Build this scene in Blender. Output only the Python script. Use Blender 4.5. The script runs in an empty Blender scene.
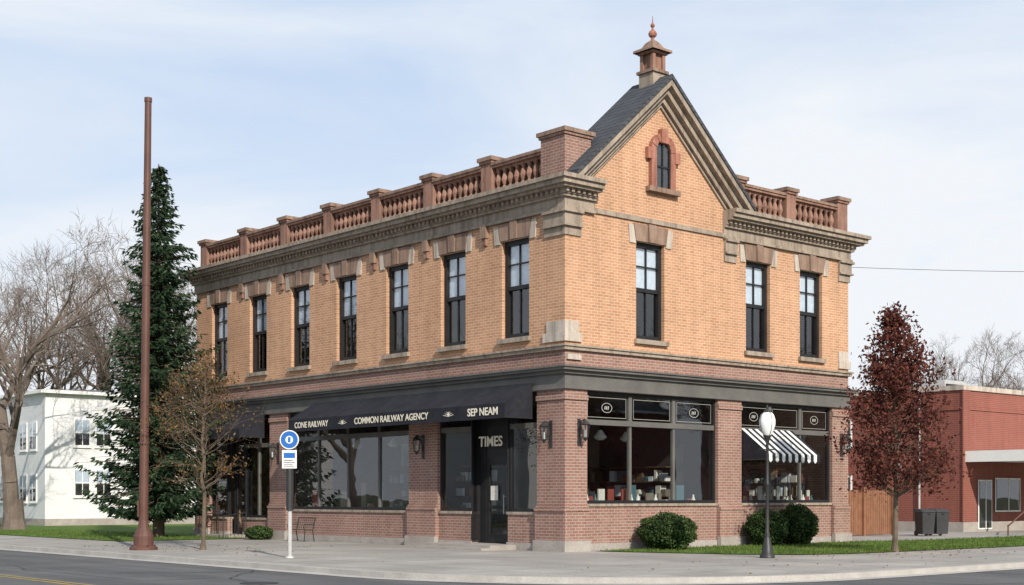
import bpy, math, random
from mathutils import Vector, Matrix
D=bpy.data; S=bpy.context.scene
S.view_settings.view_transform='Standard'; S.view_settings.look='None'; S.view_settings.exposure=0
CX,CY=1.542,39.8; ANG=math.radians(40.9)
dR=Vector((math.cos(ANG),math.sin(ANG),0)); dL=Vector((-math.sin(ANG),math.cos(ANG),0))
def W2(x,y,z=0): return Vector((CX,CY,0))+dR*x+dL*y+Vector((0,0,z))
L=22.3; W=13.85
# ---------------------------------------------------------------- materials
def newmat(name):
    m=D.materials.new(name); m.use_nodes=True
    nt=m.node_tree; b=nt.nodes['Principled BSDF']; return m,nt,b
def N(nt,t,**k):
    n=nt.nodes.new(t)
    for a,v in k.items(): setattr(n,a,v)
    return n
def coords(nt): return N(nt,'ShaderNodeTexCoord').outputs['Object']
def noise(nt,vec,scale,detail=5,rough=.6):
    n=N(nt,'ShaderNodeTexNoise'); n.inputs['Scale'].default_value=scale; n.inputs['Detail'].default_value=detail; n.inputs['Roughness'].default_value=rough
    nt.links.new(vec,n.inputs['Vector']); return n.outputs['Fac']
def ramp(nt,fac,stops):
    r=N(nt,'ShaderNodeValToRGB'); e=r.color_ramp.elements
    while len(e)<len(stops): e.new(.5)
    for el,(p,c) in zip(e,stops):
        el.position=p; el.color=(c if len(c)==4 else (*c,1)) if isinstance(c,tuple) else (c,c,c,1)
    nt.links.new(fac,r.inputs['Fac']); return r.outputs['Color']
def mixc(nt,fac,a,b,mode='MIX'):
    m=N(nt,'ShaderNodeMix',data_type='RGBA',blend_type=mode)
    for s,v in ((m.inputs[0],fac),(m.inputs[6],a),(m.inputs[7],b)):
        if isinstance(v,(int,float)): s.default_value=v
        elif isinstance(v,tuple): s.default_value=(*v,1)
        else: nt.links.new(v,s)
    return m.outputs[2]
def bump(nt,b,h,strength,dist=.02):
    n=N(nt,'ShaderNodeBump'); n.inputs['Strength'].default_value=strength; n.inputs['Distance'].default_value=dist
    nt.links.new(h,n.inputs['Height']); nt.links.new(n.outputs[0],b.inputs['Normal'])
def nm(name,c1,c2,scale=3,rough=.8,bs=.2,fine=40,spec=.3,metal=0):
    m,nt,b=newmat(name); v=coords(nt)
    c=ramp(nt,noise(nt,v,scale),[(.3,c1),(.7,c2)])
    f=ramp(nt,noise(nt,v,fine,3),[(.3,.85),(.7,1.1)])
    c=mixc(nt,1.0,c,f,'MULTIPLY')
    nt.links.new(c,b.inputs['Base Color']); b.inputs['Roughness'].default_value=rough
    b.inputs['Specular IOR Level'].default_value=spec; b.inputs['Metallic'].default_value=metal
    if bs: bump(nt,b,noise(nt,v,fine,4),bs,.01)
    return m
def stonemat(name,c1,c2):
    # weathered stone: mottled, with dark vertical water streaks
    m,nt,b=newmat(name); v=coords(nt)
    c=ramp(nt,noise(nt,v,1.5),[(.3,c1),(.7,c2)])
    c=mixc(nt,1.0,c,ramp(nt,noise(nt,v,25,3),[(.3,.84),(.7,1.1)]),'MULTIPLY')
    mp=N(nt,'ShaderNodeMapping'); mp.inputs['Scale'].default_value=(3.5,3.5,.35); nt.links.new(v,mp.inputs[0])
    c=mixc(nt,1.0,c,ramp(nt,noise(nt,mp.outputs[0],1.6,5),[(.36,.66),(.56,1.05)]),'MULTIPLY')
    nt.links.new(c,b.inputs['Base Color']); b.inputs['Roughness'].default_value=.88; b.inputs['Specular IOR Level'].default_value=.2
    bump(nt,b,noise(nt,v,25,4),.3,.01); return m
def brick(name,c1,c2,c3,mortar,bw=.24,rh=.088,ms=.011,var=.5,mode='wall'):
    m,nt,b=newmat(name); v=coords(nt)
    s=N(nt,'ShaderNodeSeparateXYZ'); nt.links.new(v,s.inputs[0])
    a=N(nt,'ShaderNodeMath',operation='ADD'); nt.links.new(s.outputs[0],a.inputs[0]); nt.links.new(s.outputs[1],a.inputs[1])
    c=N(nt,'ShaderNodeCombineXYZ'); nt.links.new(a.outputs[0],c.inputs[0]); nt.links.new(s.outputs[2],c.inputs[1])
    t=N(nt,'ShaderNodeTexBrick'); nt.links.new(c.outputs[0],t.inputs['Vector'])
    t.inputs['Scale'].default_value=1; t.inputs['Brick Width'].default_value=bw; t.inputs['Row Height'].default_value=rh
    t.inputs['Mortar Size'].default_value=ms; t.inputs['Mortar Smooth'].default_value=.15
    t.inputs['Color1'].default_value=(*c1,1); t.inputs['Color2'].default_value=(*c2,1); t.inputs['Mortar'].default_value=(*mortar,1)
    # second brick layer with the same bond picks out odd darker / lighter bricks
    t2=N(nt,'ShaderNodeTexBrick'); nt.links.new(c.outputs[0],t2.inputs['Vector']); t2.inputs['Scale'].default_value=1; t2.inputs['Brick Width'].default_value=bw; t2.inputs['Row Height'].default_value=rh
    t2.inputs['Mortar Size'].default_value=ms; t2.inputs['Bias'].default_value=-.45
    t2.inputs['Color1'].default_value=(0,0,0,1); t2.inputs['Color2'].default_value=(1,1,1,1); t2.inputs['Mortar'].default_value=(0,0,0,1)
    vm=N(nt,'ShaderNodeMath',operation='MULTIPLY'); nt.links.new(t2.outputs['Color'],vm.inputs[0]); vm.inputs[1].default_value=var
    col=mixc(nt,vm.outputs[0],t.outputs['Color'],c3)
    st=ramp(nt,noise(nt,v,.45,6,.65),[(.3,.86),(.65,1.05)])
    col=mixc(nt,1.0,col,st,'MULTIPLY')
    mp2=N(nt,'ShaderNodeMapping'); mp2.inputs['Scale'].default_value=(2.2,.18,1); nt.links.new(c.outputs[0],mp2.inputs[0])
    st2=ramp(nt,noise(nt,mp2.outputs[0],1.5,5),[(.35,.9),(.6,1.03)])
    col=mixc(nt,1.0,col,st2,'MULTIPLY')
    nt.links.new(col,b.inputs['Base Color']); b.inputs['Roughness'].default_value=.9; b.inputs['Specular IOR Level'].default_value=.2
    inv=N(nt,'ShaderNodeMath',operation='SUBTRACT'); inv.inputs[0].default_value=1; nt.links.new(t.outputs['Fac'],inv.inputs[1])
    bump(nt,b,inv.outputs[0],.45,.012)
    return m
def flat(name,c,rough=.6,spec=.4,metal=0):
    m,nt,b=newmat(name); b.inputs['Base Color'].default_value=(*c,1); b.inputs['Roughness'].default_value=rough
    b.inputs['Specular IOR Level'].default_value=spec; b.inputs['Metallic'].default_value=metal; return m
def glassmat(name,tint=(.75,.8,.8),base=.10):
    m=D.materials.new(name); m.use_nodes=True; nt=m.node_tree; nt.nodes.clear()
    o=N(nt,'ShaderNodeOutputMaterial'); mx=N(nt,'ShaderNodeMixShader'); tr=N(nt,'ShaderNodeBsdfTransparent'); gl=N(nt,'ShaderNodeBsdfGlossy')
    tr.inputs[0].default_value=(*tint,1); gl.inputs['Roughness'].default_value=.012; gl.inputs[0].default_value=(.95,.97,1,1)
    lw=N(nt,'ShaderNodeLayerWeight'); pw=N(nt,'ShaderNodeMath',operation='POWER'); nt.links.new(lw.outputs['Facing'],pw.inputs[0]); 
    pw.inputs[1].default_value=4
    mr=N(nt,'ShaderNodeMath',operation='MULTIPLY_ADD'); mr.inputs[1].default_value=.85; mr.inputs[2].default_value=base; nt.links.new(pw.outputs[0],mr.inputs[0])
    nt.links.new(mr.outputs[0],mx.inputs[0]); nt.links.new(tr.outputs[0],mx.inputs[1]); nt.links.new(gl.outputs[0],mx.inputs[2]); nt.links.new(mx.outputs[0],o.inputs[0])
    v=coords(nt); bp=N(nt,'ShaderNodeBump'); bp.inputs['Strength'].default_value=.07; bp.inputs['Distance'].default_value=.02
    nt.links.new(noise(nt,v,1.3,1),bp.inputs['Height']); nt.links.new(bp.outputs[0],gl.inputs['Normal'])
    return m
def leafmat(name,ca,cb,cc,trans=.25):
    m,nt,b=newmat(name); g=N(nt,'ShaderNodeNewGeometry')
    c=ramp(nt,g.outputs['Random Per Island'],[(0,ca),(.5,cb),(1,cc)])
    f=ramp(nt,noise(nt,coords(nt),.9,3),[(.35,.65),(.65,1.25)])
    c=mixc(nt,1.0,c,f,'MULTIPLY')
    nt.links.new(c,b.inputs['Base Color']); b.inputs['Roughness'].default_value=.7; b.inputs['Specular IOR Level'].default_value=.2
    o=nt.nodes['Material Output']; tl=N(nt,'ShaderNodeBsdfTranslucent'); mx=N(nt,'ShaderNodeMixShader'); mx.inputs[0].default_value=trans
    nt.links.new(c,tl.inputs[0]); nt.links.new(b.outputs[0],mx.inputs[1]); nt.links.new(tl.outputs[0],mx.inputs[2]); nt.links.new(mx.outputs[0],o.inputs[0])
    return m
M={}
M['obrick']=brick('orange_brick',(.52,.285,.165),(.45,.24,.135),(.33,.165,.095),(.62,.47,.35),ms=.009,var=.35)
M['rbrick']=brick('red_brown_brick',(.29,.155,.12),(.20,.10,.08),(.46,.32,.26),(.40,.32,.28),ms=.010,var=.7)
M['rbrick2']=brick('dark_red_brick',(.27,.08,.06),(.22,.065,.05),(.31,.11,.08),(.27,.15,.12),var=.5)
M['stone']=stonemat('tan_stone',(.28,.23,.185),(.38,.315,.255))
M['pale']=stonemat('pale_stone',(.43,.37,.31),(.53,.47,.41))
M['terra']=stonemat('terracotta',(.25,.14,.105),(.33,.195,.15))
M['brown']=stonemat('brownstone',(.22,.145,.11),(.31,.215,.165))
M['terrar']=stonemat('red_terracotta',(.32,.13,.095),(.40,.19,.14))
M['base']=nm('grey_stone_base',(.29,.26,.235),(.39,.36,.33),2,.9,.4,18)
M['fascia']=nm('grey_painted_fascia',(.105,.10,.095),(.15,.145,.135),1.2,.6,.08,30)
M['black']=nm('black_frame_paint',(.014,.014,.016),(.022,.022,.024),3,.45,.05,30)
M['cloth']=nm('black_awning_canvas',(.011,.012,.018),(.022,.023,.030),1.5,.85,.2,6)
M['slate']=brick('slate_roof',(.055,.06,.07),(.085,.09,.10),(.04,.045,.05),(.03,.03,.035),bw=.3,rh=.16)
M['glass']=glassmat('window_glass',(.88,.91,.93),.17)
M['sglass']=glassmat('shop_glass',(.84,.87,.86),.10)
M['intw']=nm('interior_wall',(.15,.13,.11),(.22,.195,.165),1,.9,0,10)
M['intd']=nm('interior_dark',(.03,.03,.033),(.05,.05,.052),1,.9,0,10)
M['wood']=nm('interior_wood_floor',(.10,.065,.04),(.14,.09,.06),2,.6,.1,20)
M['blind']=nm('sky_tinted_blind',(.58,.65,.73),(.68,.75,.82),1,.9,0,10)  # blind colour carries the pale blue of sky reflected in upper sashes
M['white']=nm('white_paint',(.74,.74,.72),(.82,.82,.80),1,.6,.05,20)
M['cream']=flat('cream_lettering',(.75,.70,.58),.6)
M['greyl']=flat('grey_sign_line',(.38,.38,.36),.6)
M['roofg']=nm('roof_gravel',(.16,.15,.14),(.24,.23,.21),2,.95,.4,30)
M['metal']=nm('black_iron',(.018,.018,.02),(.03,.03,.03),5,.5,.1,40,.5)
M['paper']=nm('display_card',(.55,.53,.48),(.7,.68,.62),2,.8,0,10)
M['teal']=flat('display_teal',(.06,.13,.16),.5)
M['red']=flat('display_red',(.25,.06,.045),.5)
M['globe']=flat('frosted_glass',(.8,.82,.8),.25,.5)
M['galv']=nm('galvanised_steel',(.38,.38,.38),(.5,.5,.5),4,.45,.1,40,.5)
# ---------------------------------------------------------------- mesh builder
class MB:
    def __init__(s): s.v=[];s.f=[];s.m=[];s.mats=[]
    def mi(s,k):
        if k not in s.mats: s.mats.append(k)
        return s.mats.index(k)
    def face(s,pts,k):
        i=len(s.v); s.v.extend([tuple(p) for p in pts]); s.f.append(tuple(range(i,i+len(pts)))); s.m.append(s.mi(k))
    def box(s,x0,x1,y0,y1,z0,z1,k):
        if x0>x1:x0,x1=x1,x0
        if y0>y1:y0,y1=y1,y0
        i=len(s.v); s.v+=[(x0,y0,z0),(x1,y0,z0),(x1,y1,z0),(x0,y1,z0),(x0,y0,z1),(x1,y0,z1),(x1,y1,z1),(x0,y1,z1)]
        for q in ((3,2,1,0),(4,5,6,7),(0,1,5,4),(1,2,6,5),(2,3,7,6),(3,0,4,7)): s.f.append(tuple(i+j for j in q)); s.m.append(s.mi(k))
    def prism(s,A,B,k):
        n=len(A); i=len(s.v); s.v+=[tuple(p) for p in A]+[tuple(p) for p in B]
        s.f.append(tuple(i+n-1-j for j in range(n))); s.f.append(tuple(i+n+j for j in range(n))); mm=s.mi(k); s.m+=[mm,mm]
        for j in range(n):
            j2=(j+1)%n; s.f.append((i+j,i+j2,i+n+j2,i+n+j)); s.m.append(mm)
    def tube(s,p0,p1,r0,r1,n=6,k='metal',cap=True):
        p0=Vector(p0);p1=Vector(p1); d=(p1-p0)
        if d.length<1e-6: return
        d.normalize(); a=d.orthogonal().normalized(); b=d.cross(a); i=len(s.v); mm=s.mi(k)
        for p,r in ((p0,r0),(p1,r1)):
            for j in range(n):
                t=2*math.pi*j/n; s.v.append(tuple(p+(a*math.cos(t)+b*math.sin(t))*r))
        for j in range(n):
            j2=(j+1)%n; s.f.append((i+j,i+j2,i+n+j2,i+n+j)); s.m.append(mm)
        if cap: s.f.append(tuple(i+n+j for j in range(n))); s.m.append(mm); s.f.append(tuple(i+n-1-j for j in range(n))); s.m.append(mm)
    def lathe(s,cx,cy,prof,n=12,k='metal',rot=0):
        i=len(s.v); mm=s.mi(k)
        for r,z in prof:
            for j in range(n):
                t=2*math.pi*j/n+rot; s.v.append((cx+r*math.cos(t),cy+r*math.sin(t),z))
        for q in range(len(prof)-1):
            for j in range(n):
                j2=(j+1)%n; s.f.append((i+q*n+j,i+q*n+j2,i+(q+1)*n+j2,i+(q+1)*n+j)); s.m.append(mm)
        s.f.append(tuple(i+(len(prof)-1)*n+j for j in range(n))); s.m.append(mm)
    def obj(s,name,parent=None,smooth=False,loc=None,rot=None):
        me=D.meshes.new(name); me.from_pydata(s.v,[],s.f)
        for k in s.mats: me.materials.append(M[k])
        me.polygons.foreach_set('material_index',s.m)
        if smooth: me.polygons.foreach_set('use_smooth',[True]*len(s.f))
        me.update(); o=D.objects.new(name,me); S.collection.objects.link(o)
        if parent: o.parent=parent
        if loc: o.location=loc
        if rot: o.rotation_euler=rot
        return o
def empty(name,loc=(0,0,0),rz=0):
    e=D.objects.new(name,None); S.collection.objects.link(e); e.location=loc; e.rotation_euler=(0,0,rz); e.empty_display_size=.3; return e
def text(body,size,mat,parent,loc,rot,name,ext=.004,align='CENTER',bold=0):
    c=D.curves.new(name,'FONT'); c.body=body; c.size=size; c.extrude=ext; c.align_x=align; c.align_y='CENTER'; c.offset=bold
    c.materials.append(M[mat]); o=D.objects.new(name,c); S.collection.objects.link(o); o.parent=parent; o.location=loc; o.rotation_euler=rot; return o
RL=(math.pi/2,0,-math.pi/2); RR=(math.pi/2,0,0)
def fb(mb,side,a0,a1,d0,d1,z0,z1,k):
    if side=='R': mb.box(a0,a1,d0,d1,z0,z1,k)
    else: mb.box(d0,d1,a0,a1,z0,z1,k)
def P(side,a,d,z): return (a,d,z) if side=='R' else (d,a,z)
def wall(mb,side,a0,a1,z0,z1,ops,depth,k,d=0):
    A=sorted({a0,a1,*[o[0] for o in ops],*[o[1] for o in ops]}); Z=sorted({z0,z1,*[o[2] for o in ops],*[o[3] for o in ops]})
    Z=[z for z in Z if z0<=z<=z1]
    for i in range(len(A)-1):
        for j in range(len(Z)-1):
            ca=(A[i]+A[i+1])/2; cz=(Z[j]+Z[j+1])/2
            if any(o[0]<ca<o[1] and o[2]<cz<o[3] for o in ops): continue
            mb.face([P(side,A[i],d,Z[j]),P(side,A[i+1],d,Z[j]),P(side,A[i+1],d,Z[j+1]),P(side,A[i],d,Z[j+1])],k)
    for o in ops:
        c=[(o[0],o[2]),(o[1],o[2]),(o[1],o[3]),(o[0],o[3])]
        for q in range(4):
            (x1,y1),(x2,y2)=c[q],c[(q+1)%4]
            mb.face([P(side,x1,d,y1),P(side,x2,d,y2),P(side,x2,d+depth,y2),P(side,x1,d+depth,y1)],k)
# ================================================================ MAIN BUILDING
B=empty('brick_corner_building',(CX,CY,0),ANG)
WL=[2.2+3.03*i for i in range(7)]; WR=[3.6,8.8,11.68]; hw=.63; wz0,wz1=6.42,9.42
w=MB()
wall(w,'L',0,L,6.05,10.9,[(c-hw,c+hw,wz0,wz1) for c in WL],.3,'obrick')
wall(w,'R',0,W,6.05,10.9,[(c-hw,c+hw,wz0,wz1) for c in WR],.3,'obrick')
wall(w,'L',0,L,5.3,6.05,[],.3,'rbrick'); wall(w,'R',0,W,5.3,6.05,[],.3,'rbrick')
gl=[(1.22,6.05,0,4.76),(7.6,15.2,0,4.76),(16.5,21.2,0,4.76)]; gr=[(.9,6.77,0,4.76),(7.95,12.9,0,4.76)]
wall(w,'L',0,L,0,5.3,gl,.3,'rbrick'); wall(w,'R',0,W,0,5.3,gr,.3,'rbrick')
w.face([(W,0,0),(W,L,0),(W,L,10.9),(W,0,10.9)],'obrick'); w.face([(0,L,0),(W,L,0),(W,L,10.9),(0,L,10.9)],'obrick')
w.obj('walls',B)
r=MB(); r.box(.05,W-.05,.05,L-.05,10.8,10.88,'roofg'); r.obj('flat_roof',B)
ga=4.0; gz=14.55; gs=3.5/3.95
zr=lambda u: gz-abs(u-ga)*gs
g=MB()
tri=[(ga-3.6,10.9),(ga+3.6,10.9),(ga+3.6,zr(ga+3.6)-.3),(ga,gz-.3),(ga-3.6,zr(ga-3.6)-.3)]
g.prism([(x,0.0,z) for x,z in tri],[(x,.95,z) for x,z in tri],'obrick'); g.obj('gable_wall',B)
def rake(mb,t0,t1,d0,d1,k,uf=3.95):
    for sgn in (-1,1):
        f=ga+sgn*uf
        A=[(f,zr(f)-t0),(ga,gz-t0),(ga,gz-t1),(f,zr(f)-t1)]
        mb.prism([(x,d0,z) for x,z in A],[(x,d1,z) for x,z in A],k)
g=MB()
rake(g,.10,.30,-.52,-.34,'stone',3.95); rake(g,.14,.52,-.34,-.16,'stone',3.93); rake(g,.18,.74,-.16,-.004,'stone',3.9)
rake(g,.80,.88,-.07,-.004,'stone',3.3)
g.obj('raking_cornice',B)
g=MB(); rake(g,-.05,.098,-.56,1.15,'slate',4.0); g.obj('gable_roof',B)
g=MB(); gc=4.08
def archpts(hwid,z0,zs,n=10,rise=None):
    rise=rise or hwid; p=[(gc-hwid,z0),(gc+hwid,z0)]
    for i in range(n+1):
        t=math.pi*i/n; p.append((gc+hwid*math.cos(t),zs+rise*math.sin(t)))
    return p
out=archpts(.56,11.15,12.35,10,.5); inn=archpts(.33,11.15,12.3,10,.33)
for i in range(1,len(out)):
    j=(i+1)%len(out)
    if i==len(out)-1: j=0
    A=[out[i],out[j],inn[j],inn[i]]
    pr=-.12 if i%2 else -.14
    g.prism([(x,pr,z) for x,z in A],[(x,-.002,z) for x,z in A],'terrar')
g.box(gc-.14,gc+.14,-.18,-.002,12.55,12.98,'terrar')
g.box(gc-.72,gc-.5,-.15,-.003,12.0,12.35,'terrar'); g.box(gc+.5,gc+.72,-.15,-.003,12.0,12.35,'terrar')
g.box(gc-.7,gc+.7,-.2,-.003,11.0,11.148,'brown')
g.obj('gable_window_surround',B)
g=MB(); ip=archpts(.36,11.15,12.3,10,.36)
g.face([(x,-.05,z) for x,z in ip],'sglass'); g.face([(x,-.012,z) for x,z in ip],'intd')
g.box(gc-.02,gc+.02,-.08,-.052,11.15,12.62,'black'); g.box(gc-.33,gc+.33,-.078,-.053,11.8,11.85,'black')
g.box(gc-.33,gc-.28,-.082,-.052,11.15,12.4,'black'); g.box(gc+.28,gc+.33,-.082,-.052,11.15,12.4,'black')
g.obj('gable_window',B)
def Lrun(mb,z0,z1,p,k,segsR=((0,W),),endL=True):
    mb.box(-p,-.001,-p,L+p,z0,z1,k)
    for a,b in segsR:
        b2=b+p if b==W else b
        mb.box(a,b2,-p,-.001,z0,z1,k)
    mb.box(W+.001,W+p,0,L+p,z0,z1,k)
g=MB(); seg=((0,1.15),(7.0,W))
for z0,z1,p in ((9.98,10.06,.12),(10.06,10.34,.07),(10.34,10.42,.16),(10.42,10.56,.2),(10.56,10.64,.40),(10.64,10.78,.5),(10.78,10.9,.58)):
    Lrun(g,z0,z1,p,'stone',seg)
v=.0
while v<L:
    g.box(-.29,-.2,v,v+.1,10.45,10.555,'stone'); v+=.22
u=-.2
while u<W:
    if u<1.0 or u>7.05: g.box(u,u+.1,-.29,-.2,10.45,10.555,'stone')
    u+=.22
g.box(1.15,7.0,-.06,-.001,10.02,10.16,'stone')
g.obj('cornice',B)
g=MB()
Lrun(g,5.9,6.0,.10,'stone'); Lrun(g,6.0,6.06,.15,'stone'); g.obj('belt_course',B)
g=MB()
Lrun(g,4.762,4.86,.09,'fascia'); Lrun(g,4.86,5.2,.05,'fascia'); Lrun(g,5.2,5.3,.14,'fascia'); Lrun(g,5.3,5.38,.26,'fascia'); Lrun(g,5.38,5.43,.31,'fascia')
g.obj('storefront_cornice',B)
g=MB()
def blk(x0,x1,y0,y1,z0,z1,p,k):
    g.box(x0-(p if x0<=0 else 0),x1+(p if x1>=W else 0),y0-p,y1,z0,z1,k)
for x0,x1,y1 in ((0,.62,.85),(7.05,7.65,.01),(W-.62,W,.5)):
    blk(x0,x1,0,y1,9.25,9.5,.05,'stone'); blk(x0,x1,0,y1,9.5,9.56,.14,'stone'); blk(x0,x1+.0,0,y1,9.56,9.9,.09,'stone'); blk(x0,x1,0,y1,9.9,9.975,.17,'stone')
for x0,x1,y1 in ((0,.62,.9),(W-.62,W,.5)):
    blk(x0,x1,0,y1,6.15,6.42,.07,'pale'); blk(x0,x1-.1,0,y1-.15,6.42,6.75,.05,'pale')
g.obj('corner_quoins',B)
t=MB(); fr=MB(); gs_=MB(); bl=MB()
random.seed(4)
def win(side,c):
    fb(t,side,c-hw-.1,c+hw+.1,-.12,.05,wz0-.14,wz0,'stone')
    zt=wz1+.52
    xs=[-.66,-.4,-.14,.14,.4,.66]
    for i in range(5):
        x0,x1=xs[i],xs[i+1]; s=1.16; pr=-.05 if i!=2 else -.1; zz=zt if i!=2 else zt+.03
        A=[(c+x0,wz1),(c+x1,wz1),(c+x1*s,zz),(c+x0*s,zz)]
        t.prism([P(side,a,pr-.004*(i%2),z) for a,z in A],[P(side,a,.0,z) for a,z in A],'brown')
    for sg in (-1,1):
        A=[(c+sg*.665,wz1-.08),(c+sg*.93,wz1-.08),(c+sg*.99,zt-.04),(c+sg*.775,zt-.04)]
        t.prism([P(side,a,-.04,z) for a,z in A],[P(side,a,.0,z) for a,z in A],'pale')
    d=.13
    x0,x1,z0,z1=c-hw,c+hw,wz0,wz1; zm=(z0+z1)/2+.05
    fb(fr,side,x0,x0+.13,d,d+.14,z0,z1,'black'); fb(fr,side,x1-.13,x1,d,d+.14,z0,z1,'black')
    fb(fr,side,x0+.13,x1-.13,d+.003,d+.14,z1-.15,z1,'black'); fb(fr,side,x0+.13,x1-.13,d+.003,d+.14,z0,z0+.15,'black')
    fb(fr,side,x0+.13,x1-.13,d+.02,d+.12,zm-.06,zm+.06,'black')
    fb(fr,side,c-.02,c+.02,d+.04,d+.1,zm+.06,z1-.15,'black'); fb(fr,side,c-.015,c+.015,d+.06,d+.12,z0+.15,zm-.06,'black')
    fb(fr,side,x0+.13,c-.02,d+.043,d+.1,(zm+z1)/2-.02,(zm+z1)/2+.02,'black'); fb(fr,side,c+.02,x1-.13,d+.043,d+.1,(zm+z1)/2-.02,(zm+z1)/2+.02,'black')
    gs_.face([P(side,x0+.1,d+.07,zm),P(side,x1-.1,d+.07,zm),P(side,x1-.1,d+.07,z1-.1),P(side,x0+.1,d+.07,z1-.1)],'glass')
    gs_.face([P(side,x0+.1,d+.1,z0+.1),P(side,x1-.1,d+.1,z0+.1),P(side,x1-.1,d+.1,zm),P(side,x0+.1,d+.1,zm)],'sglass')
    zb=zm+random.uniform(-.06,.06)
    fb(bl,side,x0+.05,x1-.05,d+.12,d+.125,zb,z1,'blind')
for c in WL: win('L',c)
for c in WR: win('R',c)
t.obj('window_trim',B); fr.obj('window_frames',B); gs_.obj('window_panes',B); bl.obj('window_blinds',B)
g=MB()
PL=[3.6+2.98*i for i in range(6)]+[21.75]
for v in PL[:-1]:
    g.box(-.14,-.001,v-.13,v+.13,9.62,9.98,'brown'); g.box(-.09,-.001,v-.09,v+.09,9.4,9.62,'terra')
g.obj('corbels',B)
g=MB()
def ped(x0,x1,y0,y1,zt=12.15,k='terra'):
    g.box(x0-.05,x1+.05,y0-.05,y1+.05,10.9,11.08,k); g.box(x0,x1,y0,y1,11.08,zt-.2,k)
    g.box(x0-.05,x1+.05,y0-.05,y1+.05,zt-.2,zt-.12,k); g.box(x0-.1,x1+.1,y0-.1,y1+.1,zt-.12,zt,'brown')
ped(0,1.05,.0,1.05,12.38,'rbrick')
for v in PL: ped(0.02,.5,v-.25,v+.25)
for u in (7.9,10.6): ped(u-.25,u+.25,.02,.5)
ped(W-.6,W-.02,.02,.6,12.25)
def balu(side,a0,a1):
    fb(g,side,a0,a1,.06,.42,10.9,11.1,'terra'); fb(g,side,a0,a1,.03,.45,11.78,11.86,'terra'); fb(g,side,a0,a1,-.01,.48,11.86,11.95,'brown')
    fb(g,side,a0,a1,.36,.42,11.1,11.78,'brown')
    n=max(3,int((a1-a0)/.27)); st=(a1-a0)/n
    for i in range(n):
        a=a0+st*(i+.5); p=P(side,a,.2,0)
        g.lathe(p[0],p[1],[(.09,11.1),(.09,11.15),(.05,11.2),(.11,11.36),(.09,11.46),(.045,11.6),(.08,11.68),(.09,11.78)],8,'terra')
    for i in range(n-1):
        a=a0+st*(i+1)
        fb(g,side,a-st*.5+.06,a+st*.5-.06,.14,.26,11.7,11.779,'terra')
ys=[1.05]+PL
for i in range(len(ys)-1):
    balu('L',ys[i]+(.25 if i else 0),ys[i+1]-.25)
balu('R',8.15,10.35); balu('R',10.85,W-.6)
g.obj('roof_balustrade',B)
g=MB(); cx,cy=4.0,.28
def sq(h,z0,z1,k): g.box(cx-h,cx+h,cy-h,cy+h,z0,z1,k)
sq(.30,14.1,14.75,'stone'); sq(.36,14.75,14.84,'brown')
for sx in (-1,1):
    for sy in (-1,1): g.box(cx+sx*.22-.06,cx+sx*.22+.06,cy+sy*.22-.06,cy+sy*.22+.06,14.84,15.35,'terra')
sq(.2,14.84,15.35,'terra')
sq(.33,15.35,15.42,'terra'); 
g.lathe(cx,cy,[(.62,15.42),(.60,15.5),(.36,15.58),(.22,15.74),(.10,15.82)],4,'brown',math.pi/4)
g.lathe(cx,cy,[(.07,15.8),(.05,15.9),(.12,15.96),(.14,16.03),(.10,16.11),(.04,16.16),(.03,16.22),(.07,16.27),(.07,16.31),(.02,16.38),(.005,16.6)],10,'terrar')
g.obj('gable_cupola',B)
g=MB()
def pier(side,a0,a1):
    fb(g,side,a0,a1,-.09,-.001,.32,1.18,'rbrick'); fb(g,side,a0,a1,-.12,-.001,1.18,1.27,'rbrick'); fb(g,side,a0,a1,-.05,-.001,1.27,1.36,'rbrick')
    fb(g,side,a0-.03,a1+.03,-.16,-.001,-.02,.32,'base')
    fb(g,side,a0,a1,-.05,-.001,4.45,4.6,'rbrick')
for z0,z1,p,k in ((-.02,.32,.17,'base'),(.32,1.18,.09,'rbrick'),(1.18,1.27,.13,'rbrick'),(1.27,1.36,.05,'rbrick'),(4.45,4.6,.05,'rbrick')):
    g.box(-p,-.001,-p,1.22,z0,z1,k); g.box(0,.9,-p,-.001,z0,z1,k)
pier('L',6.05,7.6); pier('L',15.2,16.5); pier('L',21.2,L-.02); pier('R',6.77,7.95); pier('R',12.9,W-.02)
def bulk(side,a0,a1,zt,d=.06):
    fb(g,side,a0,a1,d,d+.25,.22,zt-.08,'rbrick'); fb(g,side,a0,a1,d-.05,d+.3,zt-.08,zt,'stone'); fb(g,side,a0,a1,d-.04,d+.25,-.02,.22,'base')
bulk('R',.9,6.77,1.4); bulk('R',7.95,12.9,1.4); bulk('L',7.6,15.2,1.15); bulk('L',1.22,2.65,1.15); bulk('L',4.35,6.05,1.15); bulk('L',16.5,18.6,.8); bulk('L',19.9,21.2,.8)
g.obj('pier_bases_and_bulkheads',B)
f=MB(); gg=MB()
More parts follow.
